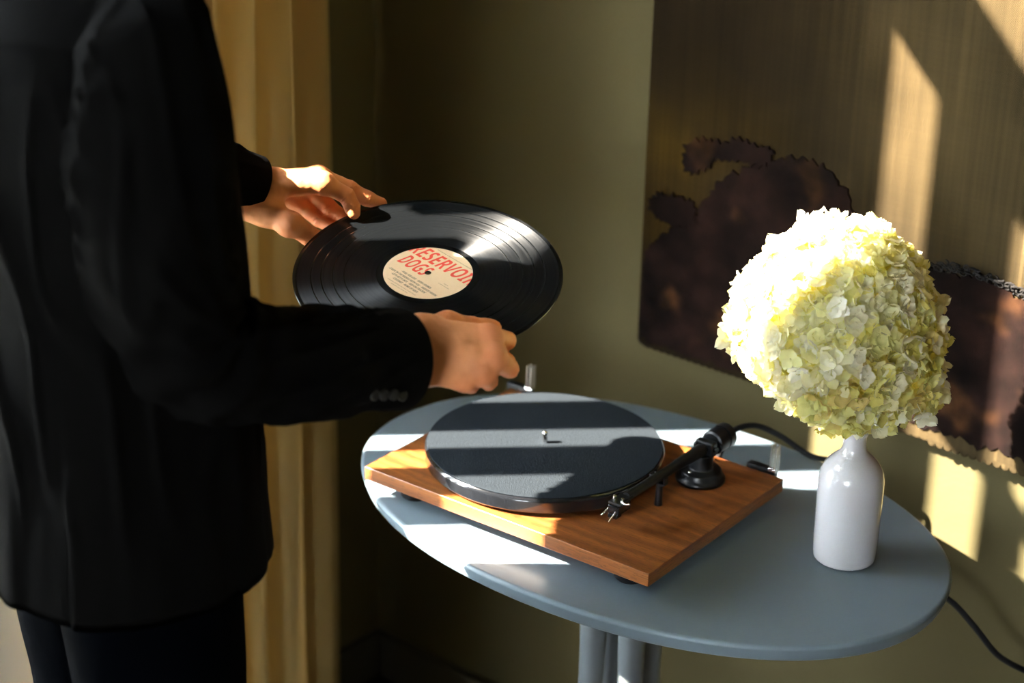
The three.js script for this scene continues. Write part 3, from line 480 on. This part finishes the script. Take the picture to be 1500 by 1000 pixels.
// ---------------------------------------------------------------- curtain
{
  const cu = thing('curtain', 'floor-length olive linen curtain hanging in folds beside the corner, behind the person', 'curtain');
  onLeft(cu, 0.072);
  const t0 = 0.15, t1 = 0.66, nt = 300, ny = 40, y0 = 0.015, y1 = 2.62;
  const mat = phy({ color: lin(0.36, 0.255, 0.095), roughness: 0.95, transmission: 0.03, thickness: 0, bumpMap: weave, bumpScale: 0.0008, sheen: 0.2, sheenColor: lin(0.5, 0.42, 0.2), side: THREE.DoubleSide });
  const fold = (u, y) => { const k = u * 17 + 0.5 * Math.sin(u * 9.1) + 0.25 * noise(u * 6, y * 0.7); return 0.034 * Math.sin(k * Math.PI * 1.02) * (0.75 + 0.35 * noise(u * 7, 3)) + 0.009 * Math.sin(k * 5.3 + y * 0.4) + 0.006 * noise(u * 22, y * 1.4); };
  const layer = (off, flip) => {
    const pos = [], uv = [], idx = [];
    for (let j = 0; j <= ny; j++) for (let i = 0; i <= nt; i++) { const u = i / nt, y = mix(y0, y1, j / ny); pos.push(-mix(t0, t1, u) + 0.008 * Math.sin(u * 60) - off * 0.3, y, mix(fold(u, y), -0.062, smooth(0.05, 0, u)) + off); uv.push(u * 1.5, y); }
    for (let j = 0; j < ny; j++) for (let i = 0; i < nt; i++) { const a = j * (nt + 1) + i, b = a + 1, c = a + nt + 1, d = c + 1; flip ? idx.push(a, b, c, b, d, c) : idx.push(a, c, b, b, c, d); }
    const g = new THREE.BufferGeometry(); g.setAttribute('position', new THREE.Float32BufferAttribute(pos, 3)); g.setAttribute('uv', new THREE.Float32BufferAttribute(uv, 2)); g.setIndex(idx); g.computeVertexNormals(); return g;
  };
  part('cloth', layer(0, false), mat, cu);
  part('curtain_rod', cyl(0.011, 0.011, 0.86, 0, 0, 0, 24).rotateZ(Math.PI / 2).translate(-0.40, 2.64, 0), M.black, cu);
}

// ---------------------------------------------------------------- the person
{
  const yaw = 30 * rad, Cx = -0.413, Cz = -1.92, F = V(Math.cos(yaw), 0, -Math.sin(yaw)), Rt = V(Math.sin(yaw), 0, Math.cos(yaw));   // facing, and to the person's right
  const at = (lat, y, fwd) => [Cx + Rt.x * lat + F.x * fwd, y, Cz + Rt.z * lat + F.z * fwd];
  const arms = {
    R: { sh: at(0.185, 1.42, 0.0), el: [-0.296, 1.152, -1.787], wr: [-0.1217, 1.0738, -1.9373] },
    L: { sh: at(-0.185, 1.42, 0.0), el: [-0.53, 1.25, -2.09], wr: [-0.3162, 1.1345, -2.2526] },
  };
  const hands = {
    R: {
      index: [[-0.0935, 1.0901, -1.9716], [-0.0227, 1.0818, -1.9735], [-0.0051, 1.0638, -2.0071], [-0.0087, 1.0515, -2.0279], [-0.0176, 1.0477, -2.0415]],
      middle: [[-0.0948, 1.0811, -1.9568], [-0.018, 1.0666, -1.9592], [-0.0022, 1.0392, -1.9899], [-0.0053, 1.0343, -2.0183], [-0.0159, 1.0369, -2.039]],
      ring: [[-0.0945, 1.0663, -1.9504], [-0.0289, 1.0508, -1.9524], [-0.0235, 1.0276, -1.9848], [-0.0254, 1.0239, -2.0137], [-0.0326, 1.0306, -2.0341]],
      pinky: [[-0.0922, 1.0514, -1.9494], [-0.0472, 1.0412, -1.9537], [-0.0419, 1.0255, -1.9763], [-0.0426, 1.023, -2.0025], [-0.0475, 1.0281, -2.021]],
      thumb: [[-0.0983, 1.0789, -1.9831], [-0.0684, 1.0828, -2.0011], [-0.0421, 1.0743, -2.0156], [-0.0208, 1.0642, -2.0392]],
    },
    L: {
      index: [[-0.2826, 1.141, -2.2554], [-0.221, 1.1463, -2.261], [-0.1945, 1.1308, -2.2619], [-0.1881, 1.1185, -2.2588], [-0.1865, 1.1125, -2.2562]],
      middle: [[-0.2845, 1.1425, -2.2724], [-0.2295, 1.1447, -2.2843], [-0.1939, 1.1281, -2.2934], [-0.1733, 1.1166, -2.2939], [-0.1575, 1.1098, -2.2974]],
      ring: [[-0.2869, 1.1345, -2.2907], [-0.2399, 1.127, -2.2984], [-0.2152, 1.1054, -2.2868], [-0.1963, 1.0951, -2.2791], [-0.185, 1.0895, -2.2766]],
      pinky: [[-0.2902, 1.1223, -2.2963], [-0.2537, 1.1089, -2.296], [-0.2303, 1.0934, -2.2838], [-0.2121, 1.0868, -2.2754], [-0.1996, 1.0844, -2.269]],
      thumb: [[-0.2875, 1.1171, -2.245], [-0.257, 1.1068, -2.2296], [-0.2366, 1.0915, -2.2339], [-0.2198, 1.0829, -2.2378]],
    },
  };
  const RAD = { index: [0.0135, 0.0122, 0.0098, 0.0088, 0.0078], middle: [0.0135, 0.0125, 0.0102, 0.009, 0.008], ring: [0.013, 0.0118, 0.0096, 0.0086, 0.0076], pinky: [0.0128, 0.0108, 0.0084, 0.0075, 0.0068], thumb: [0.017, 0.0135, 0.0115, 0.0095] };
  const handSdf = (h, wrist) => {
    const fs = Object.entries(h);
    return (x, y, z) => {
      let palm = 1, fingers = 1;
      for (const [n, p] of fs) {
        const r = RAD[n];
        palm = smin(palm, limb(x, y, z, p[0], p[1], r[0], r[1]), 0.016);
        let f = 1;
        for (let i = 1; i + 1 < p.length; i++) f = smin(f, limb(x, y, z, p[i], p[i + 1], r[i], r[i + 1]), 0.003);
        f = smin(f, limb(x, y, z, p[1], p[1], r[1] * 1.06, r[1] * 1.06), 0.006);
        fingers = smin(fingers, f, 0.0025);
        if (n !== 'thumb') palm = smin(palm, limb(x, y, z, wrist, p[0], 0.024, r[0] * 1.1), 0.012);
      }
      palm = smin(palm, limb(x, y, z, wrist, h.thumb[0], 0.024, 0.017), 0.01);
      let crease = 0;
      for (const [, p] of fs) for (let i = 2; i + 1 < p.length; i++) {       // folds of skin across the finger joints
        const q = p[i], dx = x - q[0], dy = y - q[1], dz = z - q[2], dd = dx * dx + dy * dy + dz * dz;
        if (dd > 0.0004) continue;
        const a = p[i - 1], b = p[i + 1], ux = b[0] - a[0], uy = b[1] - a[1], uz = b[2] - a[2], t = (dx * ux + dy * uy + dz * uz) / Math.hypot(ux, uy, uz);
        crease += 0.00055 * Math.cos(t * 1900) * Math.exp(-((t / 0.0045) ** 2)) * smooth(0.0004, 0.0002, dd);
      }
      return smin(palm, fingers, 0.006) + crease + 0.0005 * noise(x * 160, y * 160, z * 160) + 0.0011 * noise(x * 55, y * 55, z * 55);
    };
  };
  const handGeo = (k) => {
    const all = Object.values(hands[k]).flat().concat([arms[k].wr]), lo = [0, 1, 2].map((i) => Math.min(...all.map((p) => p[i])) - 0.035), hi = [0, 1, 2].map((i) => Math.max(...all.map((p) => p[i])) + 0.035);
    return surface(handSdf(hands[k], arms[k].wr), lo, hi, 0.0025);
  };
  // body under the clothes
  const neck = at(0, 1.50, -0.005), headC = at(0, 1.665, 0.06), pel = at(0, 0.94, 0);
  const leg = (s) => [at(s * 0.09, 0.9, 0), at(s * 0.1, 0.5, 0.02), at(s * 0.105, 0.09, -0.01)];
  const bodySdf = (x, y, z) => {
    const lat = (x - Cx) * Rt.x + (z - Cz) * Rt.z, fwd = (x - Cx) * F.x + (z - Cz) * F.z;
    let d = 1;
    const chest = (Math.hypot(lat / 0.165, (y - 1.26) / 0.24, fwd / 0.095) - 1) * 0.1; d = smin(d, chest, 0.05);
    d = smin(d, (Math.hypot(lat / 0.15, (y - 0.99) / 0.17, fwd / 0.105) - 1) * 0.1, 0.06);
    d = smin(d, limb(x, y, z, at(0, 1.4, -0.02), neck, 0.07, 0.055), 0.05); d = smin(d, limb(x, y, z, neck, at(0, 1.6, 0.03), 0.053, 0.05), 0.02);
    for (const k of ['R', 'L']) { const a = arms[k]; d = smin(d, limb(x, y, z, a.sh, a.el, 0.044, 0.034), 0.03); d = smin(d, limb(x, y, z, a.el, a.wr, 0.033, 0.026), 0.015); }
    for (const s of [1, -1]) { const l = leg(s); d = smin(d, limb(x, y, z, l[0], l[1], 0.078, 0.05), 0.04); d = smin(d, limb(x, y, z, l[1], l[2], 0.05, 0.034), 0.02); }
    // head: skull, jaw, nose, brow, lips, chin, ears
    const hl = lat, hf = fwd - 0.06, hy = y - 1.665;
    let h = (Math.hypot(hl / 0.074, (hy - 0.02) / 0.1, hf / 0.095) - 1) * 0.074;
    h = smin(h, limb(x, y, z, at(0, 1.62, 0.09), at(0, 1.575, 0.12), 0.05, 0.026), 0.03);
    h = smin(h, limb(x, y, z, at(0, 1.685, 0.158), at(0, 1.642, 0.178), 0.008, 0.012), 0.012);
    for (const s of [1, -1]) { h = smin(h, limb(x, y, z, at(s * 0.014, 1.695, 0.15), at(s * 0.045, 1.695, 0.135), 0.009, 0.008), 0.012); h = smin(h, limb(x, y, z, at(s * 0.076, 1.675, 0.05), at(s * 0.078, 1.635, 0.055), 0.012, 0.008), 0.006); h = smin(h, limb(x, y, z, at(s * 0.031, 1.672, 0.136), at(s * 0.031, 1.672, 0.136), 0.012, 0.012), 0.004); }
    h = smin(h, limb(x, y, z, at(-0.02, 1.606, 0.143), at(0.02, 1.606, 0.143), 0.007, 0.007), 0.006); h = smin(h, limb(x, y, z, at(-0.016, 1.594, 0.142), at(0.016, 1.594, 0.142), 0.007, 0.007), 0.006);
    return smin(d, h, 0.02);
  };
  const body = join(surface(bodySdf, [-0.85, 0.04, -2.5], [0.05, 1.48, -1.5], 0.012), surface(bodySdf, [-0.6, 1.47, -2.1], [-0.1, 1.82, -1.75], 0.006), handGeo('R'), handGeo('L'));
  {   // redder knuckles and fingertips, faint mottling
    const p = body.attributes.position, col = new Float32Array(p.count * 3), marks = [];
    for (const h of Object.values(hands)) for (const [n, c] of Object.entries(h)) c.forEach((q, i) => { if (i) marks.push([q, i === c.length - 1 ? 0.013 : 0.0125]); });
    for (let i = 0; i < p.count; i++) {
      const x = p.getX(i), y = p.getY(i), z = p.getZ(i); let red = 0;
      for (const [q, rr] of marks) { const d = Math.hypot(x - q[0], y - q[1], z - q[2]); if (d < 0.03) red = Math.max(red, smooth(2.1 * rr, 0.6 * rr, d)); }
      const m = 1 + 0.14 * fbm(x * 55, y * 55, z * 55, 3);
      col.set([m, m * (1 - 0.2 * red), m * (1 - 0.24 * red)], i * 3);
    }
    body.setAttribute('color', new THREE.BufferAttribute(col, 3));
  }
  const man = mesh('person', body, M.skin);
  tag(man, 'person in a dark wool jacket and trousers holding the record in both hands', 'person');

  // jacket body: stations from hem to collar [y, half width, half depth, forward]
  const st = [[0.87, 0.192, 0.152, 0.0], [0.885, 0.192, 0.151, 0.0], [0.95, 0.187, 0.146, 0.0], [1.05, 0.178, 0.136, 0.0], [1.15, 0.18, 0.133, 0.0], [1.25, 0.19, 0.129, -0.008], [1.34, 0.2, 0.125, -0.014], [1.40, 0.198, 0.12, -0.014], [1.445, 0.178, 0.115, -0.012], [1.475, 0.145, 0.1, -0.012], [1.5, 0.105, 0.088, -0.012], [1.52, 0.082, 0.08, -0.01], [1.55, 0.076, 0.076, -0.004], [1.552, 0.07, 0.07, -0.004], [1.5, 0.066, 0.066, -0.004]];
  const sec = (list, y) => { for (let i = 0; i + 1 < list.length; i++) if (y <= list[i + 1][0]) { const t = (y - list[i][0]) / (list[i + 1][0] - list[i][0]); return list[i].map((v, k) => mix(v, list[i + 1][k], t)); } return list.at(-1); };
  const na = 200, rowsT = [];
  const ringAt = (y, a, b, f, inset = 0) => Array.from({ length: na }, (_, k) => {
    const t = -k / na * 2 * Math.PI, e = 2 / 2.35, c = Math.cos(t), s = Math.sin(t);                  // t = 0 front, -90 deg = the person's ... side
    let q = 1;
    const ridge = (q) => (1 - Math.abs(2 * q)) ** 3;
    const fold = 0.0055 * smooth(0.1, 0.9, ridge(noise(Math.cos(t) * 2.6 + y * 3.0, y * 2.4 - Math.cos(t) * 2, Math.sin(t) * 2.6))) * smooth(1.46, 1.34, y) * smooth(0.9, 1.05, y) + 0.005 * noise(Math.cos(t) * 3 + 4, y * 5, Math.sin(t) * 3) * smooth(1.5, 1.3, y) + 0.004 * noise(Math.cos(t) * 7, y * 2.2, Math.sin(t) * 7) * smooth(1.15, 0.9, y);
    // side vent: the front panel of the skirt laps over the back one
    const deg = Math.atan2(Math.sign(s) * Math.abs(s) ** e * a, Math.sign(c) * Math.abs(c) ** e * b) / rad, dv = deg - 122;
    const lap = 0.006 * smooth(1.12, 1.02, y) * (dv < 0 ? smooth(-70, -2, dv) : 0) * smooth(0.5, -0.5, dv);
    const lat = Math.sign(s) * Math.abs(s) ** e * (a + fold + lap - inset), fwd = Math.sign(c) * Math.abs(c) ** e * (b + fold + lap - inset) + f;
    return V(...at(lat, y, fwd));
  });
  rowsT.push(ringAt(0.885, 0.192, 0.152, 0, 0.006));
  for (let y = 0.87; y < 1.5; y += 0.0125) { const [, a, b, f] = sec(st, y); rowsT.push(ringAt(y, a, b, f)); }
  for (const [y, a, b, f] of st.slice(-5)) rowsT.push(ringAt(y, a, b, f));
  const jacket = part('jacket', rings(rowsT), M.wool, man);
  jacket.userData.label = 'dark wool jacket';
  const sleeve = (path, radii, foldAt) => {
    const curve = new THREE.CatmullRomCurve3(path.map((p) => V(...p)), false, 'centripetal'), n = 90, k = 64, rows = [], fr = curve.computeFrenetFrames(n, false);
    const rAt = (u) => { const x = u * (radii.length - 1), i = Math.min(radii.length - 2, Math.floor(x)), t = x - i; return mix(radii[i], radii[i + 1], t * t * (3 - 2 * t)); };
    // parallel frame
    let nrm = V(0, 0, 1);
    for (let i = 0; i <= n; i++) {
      const u = i / n, p = curve.getPoint(u), t = curve.getTangent(u); nrm = nrm.clone().addScaledVector(t, -nrm.dot(t)).normalize(); const bi = t.clone().cross(nrm);
      rows.push(Array.from({ length: k }, (_, j) => {
        const a = j / k * 2 * Math.PI, bend = Math.exp(-(((u - foldAt) / 0.13) ** 2));
        const w = 0.0045 * bend * Math.sin(u * 95 + 2.2 * Math.sin(a) + 3 * noise(u * 5, Math.cos(a) * 1.2, Math.sin(a) * 1.2)) + 0.005 * noise(u * 7, Math.cos(a) * 1.6, Math.sin(a) * 1.6 + foldAt);
        const cr = (1 - Math.abs(2 * noise(u * 6 + 2 * Math.cos(a), Math.cos(a) * 1.4 + u * 3, Math.sin(a) * 1.4 + foldAt))) ** 3;
        const r = rAt(u) + (w + 0.006 * smooth(0.15, 0.95, cr)) * smooth(1.0, 0.88, u) - 0.0045 * smooth(1.0, 0.88, u);
        return p.clone().addScaledVector(nrm, Math.cos(a) * r).addScaledVector(bi, Math.sin(a) * r);
      }));
      if (i === n) for (const [rr, b] of [[0.985, 0.0015], [0.94, 0.001], [0.91, -0.002], [0.88, -0.04]]) rows.push(Array.from({ length: k }, (_, j) => { const a = j / k * 2 * Math.PI, r = rAt(1) * rr; return p.clone().addScaledVector(t, b).addScaledVector(nrm, Math.cos(a) * r).addScaledVector(bi, Math.sin(a) * r); }));
    }
    return rings(rows, [true, false]);
  };
  const sR = part('sleeve', sleeve([at(0.15, 1.485, -0.005), at(0.18, 1.44, -0.005), [-0.328, 1.33, -1.752], [-0.322, 1.225, -1.757], [-0.298, 1.148, -1.782], [-0.235, 1.112, -1.83], [-0.17, 1.09, -1.885], [-0.1145, 1.0725, -1.9335]], [0.03, 0.066, 0.076, 0.072, 0.066, 0.06, 0.055, 0.0525], 0.56), M.wool, jacket);
  part('sleeve', sleeve([at(-0.15, 1.485, -0.005), at(-0.185, 1.44, -0.005), [-0.516, 1.35, -2.088], [-0.53, 1.285, -2.085], [-0.505, 1.247, -2.105], [-0.437, 1.22, -2.16], [-0.366, 1.183, -2.215], [-0.302, 1.143, -2.2595]], [0.03, 0.064, 0.066, 0.06, 0.053, 0.046, 0.040, 0.035], 0.56), M.wool, jacket);
  // four cuff buttons on the lower back of the right sleeve
  for (let i = 0; i < 4; i++) {
    const b = part('button', lathe([[0, 0.002], [0.0035, 0.0018], [0.005, 0.0026], [0.0056, 0.0018], [0.0056, 0], [0, 0]], 24), M.button, sR);
b.position.set(...[[-0.1345, 1.0705, -1.8505], [-0.1255, 1.0675, -1.8575], [-0.1165, 1.0645, -1.865], [-0.1085, 1.0585, -1.8765]][i]); b.quaternion.setFromUnitVectors(V(0, 1, 0), V(0.5, 0.1, 0.6).normalize());
  }
  // trousers
  const trSdf = (x, y, z) => {
    const lat = (x - Cx) * Rt.x + (z - Cz) * Rt.z, fwd = (x - Cx) * F.x + (z - Cz) * F.z;
    let d = Math.max((Math.hypot(lat / 0.168, fwd / 0.118) - 1) * 0.12, Math.abs(y - 0.97) - 0.09);
    for (const s of [1, -1]) { const l = leg(s); d = smin(d, limb(x, y, z, l[0], l[1], 0.098, 0.078), 0.03); d = smin(d, limb(x, y, z, l[1], l[2], 0.077, 0.064), 0.02); }
    return d + 0.003 * noise(x * 14, y * 9, z * 14);
  };
  const trousers = part('trousers', surface(trSdf, [-0.75, 0.02, -2.25], [-0.05, 1.08, -1.55], 0.011), M.trouser, man);
  const shoeSdf = (s) => (x, y, z) => { const a = at(s * 0.105, 0.045, -0.05), b = at(s * 0.115, 0.035, 0.15); return Math.max(smin(limb(x, y, z, a, b, 0.044, 0.04), limb(x, y, z, a, at(s * 0.105, 0.1, -0.02), 0.04, 0.04), 0.03), -y); };
  for (const s of [1, -1]) part('shoe', surface(shoeSdf(s), [-0.75, -0.01, -2.4], [0.05, 0.16, -1.5], 0.009), M.shoe, man);
  const hairSdf = (x, y, z) => { const lat = (x - Cx) * Rt.x + (z - Cz) * Rt.z, fwd = (x - Cx) * F.x + (z - Cz) * F.z, h = (Math.hypot(lat / 0.083, (y - 1.69) / 0.108, (fwd - 0.052) / 0.103) - 1) * 0.083; return Math.max(h, -(y - 1.615 - 0.55 * Math.max(0, fwd - 0.0) - 0.1 * Math.max(0, fwd - 0.09))) + 0.003 * noise(x * 60, y * 60, z * 60); };
  part('hair', surface(hairSdf, [-0.6, 1.55, -2.15], [-0.15, 1.85, -1.7], 0.006), M.hair, man);
}

renderer.render(scene, camera);
